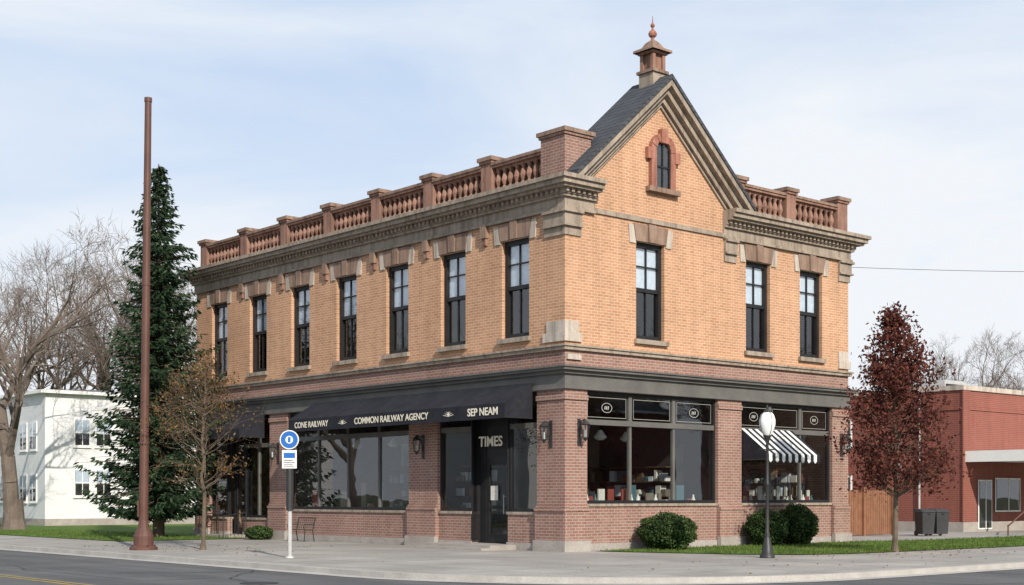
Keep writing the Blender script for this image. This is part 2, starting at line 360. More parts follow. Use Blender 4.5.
def store(side,a0,a1,z0,z1,zt,n,nt,d=.12):
    fb(f,side,a0,a0+.09,d,d+.14,z0,z1,'black'); fb(f,side,a1-.09,a1,d,d+.14,z0,z1,'black')
    fb(f,side,a0+.09,a1-.09,d+.004,d+.14,z1-.1,z1,'black'); fb(f,side,a0+.09,a1-.09,d+.004,d+.14,z0,z0+.1,'black')
    if zt: fb(f,side,a0+.09,a1-.09,d-.03,d+.13,zt-.08,zt+.08,'fascia')
    w_=(a1-a0)
    for i in range(1,n):
        a=a0+w_*i/n; fb(f,side,a-.045,a+.045,d+.008,d+.12,z0+.1,(zt-.08) if zt else z1-.1,'fascia')
    if zt:
        for i in range(1,nt):
            a=a0+w_*i/nt; fb(f,side,a-.07,a+.07,d+.008,d+.12,zt+.08,z1-.1,'fascia')
    # each pane sits at a very slightly different angle, so reflections break from pane to pane
    for i in range(n):
        p0=a0+w_*i/n; p1=a0+w_*(i+1)/n; e=random.uniform(-.006,.006); e2=random.uniform(-.006,.006)
        gg.face([P(side,p0,d+.06+e,z0),P(side,p1,d+.06-e,z0),P(side,p1,d+.06-e+e2,z1),P(side,p0,d+.06+e+e2,z1)],'sglass')
store('R',.9,6.77,1.4,4.76,3.83,3,3); store('R',7.95,12.9,1.4,4.76,3.83,3,3)
store('L',7.6,15.2,1.15,4.76,3.75,4,4); store('L',1.22,2.65,1.15,4.76,3.75,1,1); store('L',4.35,6.05,1.15,4.76,3.75,1,1)
store('L',16.5,18.6,.8,4.76,3.6,2,2); store('L',19.9,21.2,.8,4.76,3.6,1,1); store('L',18.6,19.9,3.0,4.76,0,1,1,.3)
for side,a0,a1,n in (('R',.9,6.77,3),('R',7.95,12.9,3)):
    for i in range(n):
        a=a0+(a1-a0)*(i+.5)/n
        if i!=1: 
            for j in range(20):
                t0=2*math.pi*j/20;t1=2*math.pi*(j+1)/20
                A=[(a+rr*math.cos(tt)*1.5,4.28+rr*math.sin(tt)) for rr,tt in ((.15,t0),(.15,t1),(.135,t1),(.135,t0))]
                f.face([P(side,x,.165,z) for x,z in A],'greyl')
            for q in (-.09,-.02,.05): f.face([P(side,a+q-.02,.164,4.23),P(side,a+q+.02,.164,4.23),P(side,a+q+.04,.164,4.33),P(side,a+q+.0,.164,4.33)],'greyl')
    for i in range(n):
        p0=a0+(a1-a0)*i/n+.16; p1=a0+(a1-a0)*(i+1)/n-.16
        for q in ((p0,p1,3.98,3.992),(p0,p1,4.57,4.582),(p0,p0+.012,3.992,4.57),(p1-.012,p1,3.992,4.57)):
            f.face([P(side,q[0],.163,q[2]),P(side,q[1],.163,q[2]),P(side,q[1],.163,q[3]),P(side,q[0],.163,q[3])],'greyl')
f.obj('storefront_frames',B); gg.obj('storefront_glass',B)
def door(name,a0,a1,z0,z1,d):
    m=MB()
    for q in ((a0,a0+.12,z0,z1),(a1-.12,a1,z0,z1)): fb(m,'L',q[0],q[1],d,d+.08,q[2],q[3],'black')
    for z,h in ((z0,.28),(z0+1.05,.12),(z1-.14,.14)): fb(m,'L',a0+.12,a1-.12,d+.004,d+.08,z,z+h,'black')
    m.face([P('L',a0,d+.04,z0),P('L',a1,d+.04,z0),P('L',a1,d+.04,z1),P('L',a0,d+.04,z1)],'sglass')
    m.tube((d-.07,a0+.2,z0+.9),(d-.07,a0+.2,z0+1.5),.018,.018,6,'galv'); m.tube((d-.07,a0+.2,z0+.95),(d+.02,a0+.2,z0+.95),.015,.015,6,'galv'); m.tube((d-.07,a0+.2,z0+1.45),(d+.02,a0+.2,z0+1.45),.015,.015,6,'galv')
    return m
m=door('d',2.95,4.05,.17,2.75,.42)
fb(m,'L',2.65,2.95,.40,.52,.17,4.76,'black'); fb(m,'L',4.05,4.35,.40,.52,.17,4.76,'black'); fb(m,'L',2.95,4.05,.41,.52,2.75,2.9,'black'); fb(m,'L',2.95,4.05,.41,.5,3.75,4.76,'black')
fb(m,'L',2.95,4.05,.43,.48,2.9,3.75,'intd'); m.box(.05,.42,2.62,2.65,.17,4.7,'black'); m.box(.05,.42,4.35,4.38,.17,4.7,'black')
fb(m,'L',3.5,3.85,.41,.418,1.5,1.95,'paper')
m.obj('entrance_door',B)
text('TIMES',.44,'cream',B,(.2,3.6,3.32),RL,'door_sign_lettering',.01,bold=.008)
m=door('d2',18.7,19.8,.1,2.8,.4); fb(m,'L',18.6,18.7,.38,.5,.1,3.0,'black'); fb(m,'L',19.8,19.9,.38,.5,.1,3.0,'black'); fb(m,'L',18.7,19.8,.385,.5,2.8,3.0,'black'); m.obj('side_door',B)
m=MB(); m.box(-1.0,.42,2.2,5.6,.0,.15,'base'); m.box(-1.35,-1.0,2.2,5.6,.0,.07,'base'); m.box(-.8,.42,18.2,20.2,0,.12,'base'); m.obj('entrance_steps',B)
def awning(name,side,a0,a1,zw,zf,zb,pr,k,stripes=None,d0=-.06):
    m=MB(); rr=random.Random(9)
    n=stripes or 28
    sag=[0]+[rr.uniform(.0,.02) for _ in range(n-1)]+[0]
    for i in range(n):
        b0=a0+(a1-a0)*i/n; b1=a0+(a1-a0)*(i+1)/n
        kk=k if not stripes else (('white','cloth')[i%2])
        s0,s1=(sag[i],sag[i+1]) if not stripes else (0,0)
        dm=(d0-pr)/2; zm_=(zw+zf)/2
        m.face([P(side,b0,d0,zw),P(side,b1,d0,zw),P(side,b1,dm,zm_-s1*1.6),P(side,b0,dm,zm_-s0*1.6)],kk)
        m.face([P(side,b0,dm,zm_-s0*1.6),P(side,b1,dm,zm_-s1*1.6),P(side,b1,-pr,zf-s1*.3),P(side,b0,-pr,zf-s0*.3)],kk)
        m.face([P(side,b0,-pr,zf-s0*.3),P(side,b1,-pr,zf-s1*.3),P(side,b1,-pr+s1*.6,zb-s1*.4),P(side,b0,-pr+s0*.6,zb-s0*.4)],kk)
        if stripes: m.face([P(side,b0,-pr,zb),P(side,b1,-pr,zb),P(side,(b0+b1)/2+.03,-pr,zb-.07),P(side,(b0+b1)/2-.03,-pr,zb-.07)],kk)
    for a in (a0,a1):
        m.face([P(side,a,d0,zw),P(side,a,-pr,zf),P(side,a,-pr,zb),P(side,a,d0,zb)],'cloth' if not stripes else k)
        m.tube(P(side,a,d0,zb+.02),P(side,a,-pr,zb+.02),.02,.02,6,'metal')
    m.tube(P(side,a0,-pr+.03,zb+.03),P(side,a1,-pr+.03,zb+.03),.02,.02,6,'metal')
    q=a0+.02
    while q<a1: m.tube(P(side,q,d0,zw-.05),P(side,q,-pr+.03,zf-.05),.015,.015,5,'metal'); q+=1.9
    return m.obj(name,B)
awning('black_awning','L',1.3,13.2,5.0,4.36,3.92,1.2,'cloth',d0=-.11)
awning('side_awning','L',16.7,20.6,4.9,4.2,3.85,1.2,'cloth',d0=-.11)
awning('striped_awning','R',8.0,10.7,3.86,3.0,2.80,1.1,'cloth',stripes=16,d0=.05)
text('CONE RAILWAY',.29,'cream',B,(-1.212,11.7,4.13),RL,'awning_lettering_a',.003,bold=.004)
text('COMMON RAILWAY AGENCY',.30,'cream',B,(-1.212,7.0,4.13),RL,'awning_lettering_b',.003,bold=.004)
text('SEP NEAM',.32,'cream',B,(-1.212,2.3,4.13),RL,'awning_lettering_c',.003,bold=.006)
m=MB()
for a in (3.95,9.75):
    for i in range(3):
        s=.26-.08*i
        for sg in (-1,1):
            m.face([(-1.208,a+sg*.04,4.12+.05*(i-1)),(-1.208,a+sg*s,4.16+.05*(i-1)),(-1.208,a+sg*s,4.175+.05*(i-1)),(-1.208,a+sg*.04,4.14+.05*(i-1))],'cream')
    m.face([(-1.207,a-.07,4.13),(-1.207,a,4.05),(-1.207,a+.07,4.13),(-1.207,a,4.22)],'cream')
m.obj('awning_emblems',B)
def lantern(name,side,a,z):
    m=MB(); c=P(side,a,-.28,0)
    m.tube(P(side,a,0,z+.35),P(side,a,-.28,z+.42),.02,.02,6); m.tube(P(side,a,0,z-.25),P(side,a,-.12,z+.38),.015,.015,6)
    fb(m,side,a-.06,a+.06,-.03,-.001,z-.35,z+.45,'metal')
    m.lathe(c[0],c[1],[(.02,z+.42),(.05,z+.38),(.15,z+.27),(.13,z+.25)],8,'metal')
    m.lathe(c[0],c[1],[(.07,z-.12),(.12,z+.25)],8,'sglass'); m.lathe(c[0],c[1],[(.02,z-.22),(.07,z-.14),(.08,z-.11)],8,'metal')
    for i in range(4):
        t_=math.pi/4+i*math.pi/2
        m.tube((c[0]+.08*math.cos(t_),c[1]+.08*math.sin(t_),z-.12),(c[0]+.13*math.cos(t_),c[1]+.13*math.sin(t_),z+.26),.01,.01,4)
    m.tube((c[0],c[1],z-.1),(c[0],c[1],z+.1),.03,.03,6,'globe')
    m.obj(name,B)
lantern('wall_lantern','R',.55,3.45); lantern('wall_lantern','R',13.4,3.4); lantern('wall_lantern','L',.6,3.4); lantern('wall_lantern','L',6.8,3.2); lantern('wall_lantern','L',15.85,3.2)
m=MB(); m.box(.05,.6,-.07,-.002,5.62,5.78,'pale'); m.obj('street_name_plate',B)
m=MB()
m.box(.35,W-.1,.35,L-.1,-.01,.06,'wood'); m.box(.32,W-.05,.32,L-.05,4.78,4.88,'intw'); m.box(.32,W-.05,.32,L-.05,5.6,5.7,'intd')
m.box(5.0,W-.06,6.0,L-.06,.06,4.77,'intw'); m.box(.35,5.0,15.6,15.7,.06,4.77,'intw'); m.box(7.3,7.4,.36,6.0,.06,4.77,'intd'); m.box(.35,5.0,6.7,6.8,.06,4.77,'intd')
m.box(1.6,W-1.6,1.6,L-1.6,5.72,10.7,'intd')  # dark core filling the upper floor, added to block light
m.obj('interior_walls_and_light_block',B)
m=MB(); random.seed(8)
ks=['paper','paper','blind','teal','wood','intw','red','white']
for (a0,a1) in ((1.0,6.6),(8.05,12.8)):
    m.box(a0,a1,.42,1.3,.06,1.42,'wood')
    a=a0+.1
    while a<a1-.3:
        ww=random.uniform(.12,.38); h=random.choice([.12,.2,.3,.42,.55]); k=random.choice(ks)
        y=random.uniform(.42,.8); m.box(a,a+ww,y,y+.05,1.425,1.425+h,k)
        if random.random()<.5: m.lathe(a+ww+.08,y-.05+.05,[(.05,1.425),(.07,1.5),(.03,1.62),(.035,1.68)],8,random.choice(['white','teal','paper']))
        a+=ww+random.uniform(.08,.3)
m.box(.42,1.2,7.7,15.1,.06,1.1,'wood'); a=7.9
while a<14.8:
    ww=random.uniform(.2,.5); h=random.choice([.2,.4,.7,1.0]); y=random.uniform(.45,.9); m.box(y,y+.05,a,a+ww,1.105,1.105+h,random.choice(ks)); a+=ww+random.uniform(.2,.7)
def shelf(x0,x1,y0,y1,axis):
    for z in (.1,.6,1.1,1.6,2.1,2.6): m.box(x0,x1,y0,y1,z,z+.04,'wood')
    for z in (.64,1.14,1.64,2.14):
        if axis=='y':
            q=y0+.05
            while q<y1-.2:
                ww=random.uniform(.06,.3); m.box(x0+.04,x1-.04,q,q+ww,z,z+random.uniform(.15,.38),random.choice(ks)); q+=ww+random.uniform(.02,.2)
        else:
            q=x0+.05
            while q<x1-.2:
                ww=random.uniform(.06,.3); m.box(q,q+ww,y0+.04,y1-.04,z,z+random.uniform(.15,.38),random.choice(ks)); q+=ww+random.uniform(.02,.2)
shelf(4.6,4.98,7.2,9.6,'y'); shelf(4.6,4.98,10.2,12.0,'y'); shelf(4.6,4.98,12.8,15.2,'y'); shelf(5.2,7.2,5.6,5.98,'x'); shelf(7.6,10,5.6,5.98,'x'); shelf(10.6,13.2,5.6,5.98,'x'); shelf(1.2,3,6.3,6.68,'x')
shelf(6.9,7.28,2.4,5.2,'y'); shelf(13.2,13.6,1.5,4.8,'y')
for i in range(9):
    y=random.uniform(7.5,14.5); z=2.8; m.box(4.9,4.99,y,y+random.uniform(.5,1.1),z,z+random.uniform(.5,1.0),random.choice(['paper','blind','wood','teal']))
for x,y in ((2,3.2),(5,3.4),(9,3),(11.5,3.4),(2.4,8.4),(2.6,11),(2.4,13.6)):
    m.box(x,x+1.2,y,y+.7,.06,.98,'wood'); 
    for q in range(4): m.box(x+.1+q*.28,x+.25+q*.28,y+.2,y+.4,.985,.985+random.uniform(.1,.5),random.choice(ks))
for x,y in ((2,2.6),(3.6,2.2),(5.2,2.6),(9.5,2.3),(11.3,2.5),(2.2,9),(2.2,11.5),(2.2,13.8),(1.5,4.3)):
    m.tube((x,y,4.77),(x,y,3.7),.01,.01,4,'metal'); m.lathe(x,y,[(.05,3.75),(.2,3.55),(.21,3.5),(.1,3.42)],10,'globe')
m.obj('shop_fittings',B)
m=MB()
for y in (18.1,20.3):
    m.tube((-.1,y,0),(-.1,y,1.0),.02,.02,6); m.tube((-1.1,y,0),(-1.1,y,.85),.02,.02,6); m.tube((-.1,y,1.0),(-1.1,y,.85),.02,.02,6)
    for i in range(1,6): x=-.1-i/6; m.tube((x,y,.1),(x,y,.98-.15*i/6),.01,.01,4)
m.obj('stair_railing',B)
# ================================================================ GROUND
def asphaltmat():
    m_,nt,b=newmat('asphalt'); v=coords(nt)
    c=ramp(nt,noise(nt,v,.4,6),[(.3,(.085,.085,.088)),(.7,(.135,.133,.131))])
    c=mixc(nt,1.0,c,ramp(nt,noise(nt,v,60,3),[(.3,.75),(.7,1.2)]),'MULTIPLY')
    mp=N(nt,'ShaderNodeMapping'); mp.inputs['Scale'].default_value=(1.4,.06,1); nt.links.new(v,mp.inputs[0])
    c=mixc(nt,1.0,c,ramp(nt,noise(nt,mp.outputs[0],1,4),[(.4,.82),(.6,1.06)]),'MULTIPLY')
    nt.links.new(c,b.inputs['Base Color']); b.inputs['Roughness'].default_value=.9; b.inputs['Specular IOR Level'].default_value=.3
    bump(nt,b,noise(nt,v,60,3),.5,.01); return m_
M['asphalt']=asphaltmat()
def concrete(name,c1,c2,bw,joint):
    m_,nt,b=newmat(name); v=coords(nt)
    t_=N(nt,'ShaderNodeTexBrick'); t_.offset=0; nt.links.new(v,t_.inputs['Vector']); t_.inputs['Scale'].default_value=1
    t_.inputs['Brick Width'].default_value=bw; t_.inputs['Row Height'].default_value=bw; t_.inputs['Mortar Size'].default_value=.014
    t_.inputs['Color1'].default_value=(*c1,1); t_.inputs['Color2'].default_value=(*c2,1); t_.inputs['Mortar'].default_value=(*joint,1)
    c=mixc(nt,1.0,t_.outputs['Color'],ramp(nt,noise(nt,v,.35,7,.65),[(.3,.72),(.7,1.1)]),'MULTIPLY')
    c=mixc(nt,1.0,c,ramp(nt,noise(nt,v,9,4),[(.3,.86),(.7,1.06)]),'MULTIPLY')
    nt.links.new(c,b.inputs['Base Color']); b.inputs['Roughness'].default_value=.9; b.inputs['Specular IOR Level'].default_value=.2
    bump(nt,b,noise(nt,v,50,4),.2,.01); return m_
M['conc']=concrete('sidewalk_concrete',(.38,.355,.325),(.32,.30,.275),1.6,(.14,.13,.12))
M['kerb']=nm('kerb_concrete',(.34,.32,.30),(.46,.44,.41),1.5,.9,.3,30)
M['grassm']=nm('lawn_grass',(.06,.11,.02),(.10,.16,.035),1.2,.95,.8,30,.1)
M['ground']=nm('ground_grass',(.07,.08,.035),(.11,.11,.06),.05,.95,.3,5,.1)
M['yellow']=nm('yellow_road_paint',(.42,.29,.06),(.20,.17,.09),2.5,.8,.2,30)
M['wpaint']=nm('white_road_paint',(.45,.45,.43),(.2,.2,.19),2.5,.8,.2,30)
M['tar']=nm('tar_seal',(.03,.03,.03),(.045,.045,.045),3,.6,.1,30)
G=lambda mb,name: mb.obj(name,None,loc=(CX,CY,0),rot=(0,0,ANG))
m=MB(); m.face([(-1500,-1500,-.135),(1500,-1500,-.135),(1500,1500,-.135),(-1500,1500,-.135)],'ground'); G(m,'ground')
KX,KY,R=-10.3,-12.0,7.5
m=MB(); z=-.12
m.face([(-22,-300,z),(KX+R,-300,z),(KX+R,300,z),(-22,300,z)],'asphalt'); m.face([(-300,-24,z),(-22,-24,z),(-22,KY,z),(-300,KY,z)],'asphalt'); m.face([(KX+R,-24,z),(300,-24,z),(300,KY+R,z),(KX+R,KY+R,z)],'asphalt')
G(m,'road')
m=MB(); z=-.114
for dx in (-.18,.06): m.face([(-16.1+dx,-9,z),(-15.98+dx,-9,z),(-15.98+dx,200,z),(-16.1+dx,200,z)],'yellow')
for dy in (-.18,.06): m.face([(-7,-18+dy,z),(200,-18+dy,z),(200,-17.88+dy,z),(-7,-17.88+dy,z)],'yellow')
m.face([(-22,-10.4,z),(-16.3,-10.4,z),(-16.3,-10,z),(-22,-10,z)],'wpaint')
for i in range(2):
    m.face([(-21.5,-13.2-i*2.2,z),(-10.8,-13.2-i*2.2,z),(-10.8,-13.4-i*2.2,z),(-21.5,-13.4-i*2.2,z)],'wpaint')
G(m,'road_markings')
random.seed(3); m=MB(); z=-.116
def crack(x,y,a,n):
    for i in range(n):
        a+=random.uniform(-.35,.35); nx,ny=x+math.cos(a)*.5,y+math.sin(a)*.5; px,py=-math.sin(a)*.022,math.cos(a)*.022
        m.face([(x-px,y-py,z),(nx-px,ny-py,z),(nx+px,ny+py,z),(x+px,y+py,z)],'tar'); x,y=nx,ny
for q in ((-13.5,-6,1.5,40),(-20,-8,1.4,50),(-14.8,2,1.6,30),(-12,-13,.2,14),(-4,-14.5,.0,50),(-2,-16,.1,60),(-14,0,.3,8)): crack(*q)
m.face([(-14.6+.0,-3,z),(-12.9,-3,z),(-12.9,3.5,z),(-14.6,3.5,z)],'asphalt')
G(m,'road_cracks')
m=MB(); m.lathe(-13.2,-5.2,[(.38,-.12),(.38,-.108),(.34,-.108)],24,'metal'); G(m,'manhole_cover')
def arcpts(r,n=14):
    cx_,cy_=KX+R,KY+R; return [(cx_+r*math.cos(t),cy_+r*math.sin(t)) for t in [math.pi+ (math.pi/2)*i/n for i in range(n+1)]]
kw=.16
m=MB(); inn=[(KX+kw,250)]+arcpts(R-kw)+[(250,KY+kw)]
inner=inn+[(250,250)]
m.face([(x,y,-.0) for x,y in inner],'conc'); G(m,'sidewalk')
m=MB(); outp=[(KX,250)]+arcpts(R)+[(250,KY)]
for i in range(len(outp)-1):
    a,b=outp[i],outp[i+1]; c,d=inn[i+1],inn[i]
    m.face([(a[0],a[1],.004),(b[0],b[1],.004),(c[0],c[1],.004),(d[0],d[1],.004)],'kerb')
    m.face([(a[0],a[1],-.13),(b[0],b[1],-.13),(b[0],b[1],.004),(a[0],a[1],.004)],'kerb')
    m.face([(d[0],d[1],-.13),(c[0],c[1],-.13),(c[0],c[1],.004),(d[0],d[1],.004)],'kerb')
o2=[(KX-.4,250)]+arcpts(R+.4)+[(250,KY-.4)]
for i in range(len(outp)-1):
    a,b=outp[i],outp[i+1]; c,d=o2[i+1],o2[i]
    m.face([(a[0],a[1],-.11),(b[0],b[1],-.11),(c[0],c[1],-.112),(d[0],d[1],-.112)],'kerb')
G(m,'kerb')
gp=[(.95,-.25),(1.1,-1.0),(2.4,-4.6),(3.4,-5.8),(5,-6.3),(60,-6.9),(60,-1.0),(16.5,-1.0),(14.4,-.4)]
m=MB(); m.face([(x,y,.02) for x,y in gp],'grassm'); 
m.face([(-5.8,17.2,.02),(-.35,17.2,.02),(-.35,23,.02),(-5.8,23,.02)],'grassm'); m.face([(-5.8,23,.02),(70,23,.02),(70,120,.02),(-5.8,120,.02)],'grassm')
G(m,'lawn')
def inpoly(x,y,p):
    c=False;j=len(p)-1
    for i in range(len(p)):
        if (p[i][1]>y)!=(p[j][1]>y) and x<(p[j][0]-p[i][0])*(y-p[i][1])/(p[j][1]-p[i][1])+p[i][0]: c=not c
        j=i
    return c
M['blade']=leafmat('grass_blades',(.07,.13,.02),(.11,.18,.035),(.16,.20,.06),.3)
M['fallen']=leafmat('fallen_leaf_litter',(.12,.05,.02),(.18,.09,.03),(.22,.14,.05),.1)
m=MB(); random.seed(5)
def blade(x,y,h):
    a=random.uniform(0,6.28); w_=.012; lx,ly=random.uniform(-.03,.03),random.uniform(-.03,.03)
    m.face([(x-w_*math.cos(a),y-w_*math.sin(a),.02),(x+w_*math.cos(a),y+w_*math.sin(a),.02),(x+lx,y+ly,.02+h)],'blade')
cnt=0
while cnt<30000:
    x=random.uniform(.9,34);y=random.uniform(-6.9,-.3)
    if inpoly(x,y,gp): blade(x,y,random.uniform(.03,.085)); cnt+=1
for i in range(6000): blade(random.uniform(-5.8,-.4),random.uniform(17.2,34),random.uniform(.04,.1))
G(m,'grass')
m=MB(); random.seed(15)
for i in range(330):
    q=random.random()
    if q<.5: x,y=random.gauss(7.28,2.0),random.gauss(-6.3,1.3)
    elif q<.8: x,y=random.gauss(-7.2,1.6),random.gauss(8.4,2.5)
    else: x,y=random.uniform(-10,14),random.uniform(-12,-6.5)
    if (x>-.4 and y>-.4) or x<-9.5 or y<-11.5: continue
    if (x<KX+R and y<KY+R and math.hypot(x-KX-R,y-KY-R)>R-.4): continue
    zz=.03; a=random.uniform(0,6.28); s=random.uniform(.025,.045)
    m.face([(x+s*math.cos(a),y+s*math.sin(a),zz),(x-s*.6*math.sin(a),y+s*.6*math.cos(a),zz+.015),(x-s*math.cos(a),y-s*math.sin(a),zz),(x+s*.6*math.sin(a),y-s*.6*math.cos(a),zz+.02)],'fallen')
G(m,'fallen_leaves')
# ================================================================ TREES
M['bark']=nm('tree_bark',(.10,.075,.055),(.17,.135,.105),4,.95,.6,25,.1)
M['barkl']=nm('pale_bark',(.12,.095,.08),(.20,.165,.14),2,.95,.5,25,.1)
M['barkr']=nm('brown_pole_bark',(.09,.055,.035),(.14,.09,.06),4,.95,.4,25,.1)
def rv(r): return Vector((r.gauss(0,1),r.gauss(0,1),r.gauss(0,1)))
def grow(mb,rg,p,d,ln,rad,lev,mx,k,tips,up=.12,spread=.75,nch=(5,6),segs=4,sides=(9,6,5,3,3,3),jit=.11,minr=.006,rk=.55,taper=.5):
    pts=[p.copy()]; rr=[rad]
    for i in range(segs):
        d=(d+rv(rg)*jit*(1+.3*lev)+Vector((0,0,up))).normalized(); p=p+d*ln/segs; pts.append(p.copy()); rr.append(rad*(1-.75*(i+1)/segs) if lev else rad*(1-taper*(i+1)/segs))
    n=sides[min(lev,5)]
    for i in range(segs): mb.tube(pts[i],pts[i+1],rr[i],rr[i+1],n,k,False)
    tips.append((pts[-1],lev))
    if lev>=mx: 
        tips.append((pts[segs//2],lev)); return
    c=rg.randint(*nch)
    for i in range(c):
        t_=.3+.7*(i+rg.random())/c if lev else .5+.5*(i+rg.random()*.8)/c
        t_=min(t_,.999); q=t_*segs; j=int(q); fr_=q-j
        bp=pts[j].lerp(pts[j+1],fr_); br=rr[j]*(1-fr_)+rr[j+1]*fr_
        bd=(pts[j+1]-pts[j]).normalized(); s=rv(rg); s=(s-bd*s.dot(bd)).normalized()
        nd=(bd*(1-.5*spread)+s*spread).normalized()
        l2=ln*rg.uniform(.5,.72)*(1.05-.25*t_) if lev else ln*rg.uniform(.8,1.25)
        grow(mb,rg,bp,nd,l2,max(min(br*.72,rad*rk),minr),lev+1,mx,k,tips,up,spread,nch,max(3,segs-1),sides,jit,minr,rk,taper)
def baretree(seed,h=10,k='barkl',mx=5,nch=(5,6),trunk=.30,rad=.020,spread=.62):
    mb=MB(); rg=random.Random(seed); tips=[]
    grow(mb,rg,Vector((0,0,-.1)),Vector((0,0,1)),h*trunk,h*rad,0,mx,k,tips,.07,spread,nch,5,(9,6,5,3,3,3),.085,.0045,.62,.35)
    zt=max(t_[0].z for t_ in tips); wx=max(abs(t_[0].x) for t_ in tips); print('bare tree top',zt,'halfwidth',wx)
    mb.lathe(0,0,[(h*rad*1.6,-.1),(h*rad*1.2,.25),(h*rad,.7)],10,k)
    return mb,zt
mA,zA=baretree(11,nch=(4,6)); mB_,zB=baretree(23,nch=(5,6),spread=.55); bA=mA.obj('bare_tree'); bB=mB_.obj('bare_tree')
print('bare faces',len(bA.data.polygons),len(bB.data.polygons))
def inst(src,loc,H,rz,first=False):
    o=src if first else D.objects.new('bare_tree',src.data)
    if not first: S.collection.objects.link(o)
    s=H/(zA if src is bA else zB)
    o.location=loc; o.scale=(s,s,s); o.rotation_euler=(0,0,rz); return o
inst(bA,(-24.4,67,0),16,1.0,True); inst(bB,(-22.8,92,0),20,2.0,True)
inst(bA,(-29.5,96,0),21,3.3); inst(bA,(-25.5,112,0),22,5); inst(bB,(-38,100,0),20,.6)
inst(bB,(28.5,93,0),13,.3); inst(bA,(36.0,98,0),13,2.5); inst(bA,(25,125,0),12,4)
for q in ((-40,42,13,0),(-44,58,15,1),(-36,28,12,2),(-55,48,15,3),(46,32,13,1),(50,46,14,2),(40,20,12,3),(60,40,15,4),(66,54,14,5)):
    inst(bA if int(q[0])%4 else bB,(q[0],q[1],0),q[2],q[3])
def leaf(mb,p,s,rg,k):
    a=rv(rg).normalized(); b=a.cross(rv(rg)).normalized(); w_=s*.55
    mb.face([p-a*s,p+b*w_,p+a*s,p-b*w_],k)
M['spruce']=leafmat('spruce_needles',(.012,.030,.016),(.026,.055,.026),(.055,.09,.04),.12)
mb=MB(); rg=random.Random(7); H=14.8
mb.tube((0,0,-.1),(0,0,H*.5),.24,.14,9,'bark',False); mb.tube((0,0,H*.5),(0,0,H),.14,.02,7,'bark',False)
z=1.2
while z<H-.1:
    f_=(z/H); Rr=2.85*(1-f_)**.80*(1+.16*math.sin(z*4.1)+.07*math.sin(z*9))+.08
    if z<2.2: Rr*=.8
    n=int(8+7*(1-f_)); a0=rg.random()*6
    for i in range(n):
        if rg.random()<.07: continue
        a=a0+2*math.pi*i/n+rg.uniform(-.25,.25); rl=Rr*rg.choice([rg.uniform(.55,.85),rg.uniform(.85,1.25)]); d=Vector((math.cos(a),math.sin(a),0)); 
        side=Vector((-d.y,d.x,0)); p0=Vector((0,0,z+rg.uniform(-.1,.1))); pts=[]
        ns=max(3,int(rl/.15))
        for j in range(ns+1):
            t_=j/ns; pts.append(p0+d*rl*t_+Vector((0,0,(-.5*rl*t_+.42*rl*t_*t_*t_) if f_<.75 else .15*rl*t_)))
        mb.tube(pts[0],pts[-1],.025,.006,3,'bark',False)
        for j in range(1,ns+1):
            p=pts[j]; t_=j/ns
            wd=.42*(1-t_*.8)*min(1,rl)
            for q in range(6):
                s=rg.uniform(-1,1); c=p+side*s*wd*.6+Vector((0,0,rg.uniform(-.12,.03)))
                dirv=(d*rg.uniform(.4,1)+side*s*1.1+Vector((0,0,rg.uniform(-.9,.05)))).normalized(); l=rg.uniform(.13,.30)*(1.0 if f_<.85 else .7)
                nn=dirv.cross(rv(rg)).normalized()*rg.uniform(.025,.055)
                mb.face([c-dirv*.05,c+nn+dirv*l*.4,c+dirv*l,c-nn+dirv*l*.4],'spruce')
    z+=.26-.08*f_
print('spruce',len(mb.f)); mb.obj('spruce_tree',loc=(-14.0,54.2,0))
M['redleaf']=leafmat('burgundy_leaves',(.055,.019,.016),(.12,.034,.028),(.21,.075,.045),.3)
mb=MB(); rg=random.Random(12)
mb.tube((0,0,-.05),(.03,.0,1.9),.085,.07,9,'bark',False); mb.lathe(0,0,[(.13,0),(.09,.2)],9,'bark')
p=Vector((.03,0,1.9)); prev=p
for i in range(9):
    nx=Vector((.03+rg.uniform(-.06,.06),rg.uniform(-.06,.06),1.9+(i+1)*.6)); mb.tube(prev,nx,.07*(1-i/9.5),.07*(1-(i+1)/9.5)+.005,7,'bark',False); prev=nx
tp=[]
for i in range(108):
    f_=rg.random()**1.3; z=1.75+f_*5.2; Rr=(2.4*(1-((z-1.75)/6.0))**.95)*(1 if z>2.3 else .8)
    a=rg.random()*6.28; d=Vector((math.cos(a),math.sin(a),rg.uniform(.3,.8))).normalized(); l=Rr*rg.uniform(.5,1.2)
    tips=[]; st=Vector((.03,0,z-.25)); grow(mb,rg,st,d,l*.85,.02,1,2,'bark',tips,.10,.55,(3,5),3,(6,4,3,3,3,3)); tp+=[t_[0] for t_ in tips]
for p in tp:
    n=rg.randint(3,20); sp=rg.uniform(.09,.2)
    for j in range(n):
        leaf(mb,p+rv(rg)*sp,rg.uniform(.045,.08),rg,'redleaf')
print('red',len(mb.f)); mb.obj('red_leaf_tree',loc=(11.17,39.9,0))
M['brleaf']=leafmat('dry_brown_leaves',(.10,.055,.022),(.17,.10,.04),(.25,.16,.065),.35)
mb=MB(); rg=random.Random(31); tp=[]
mb.tube((0,0,-.05),(.05,0,1.7),.07,.055,8,'bark',False); mb.lathe(0,0,[(.11,0),(.075,.2)],9,'bark')
prev=Vector((.05,0,1.7))
for i in range(8):
    nx=Vector((.05+rg.uniform(-.1,.1),rg.uniform(-.08,.08),1.7+(i+1)*.5)); mb.tube(prev,nx,.055*(1-i/8.5),.055*(1-(i+1)/8.5)+.004,6,'bark',False); prev=nx
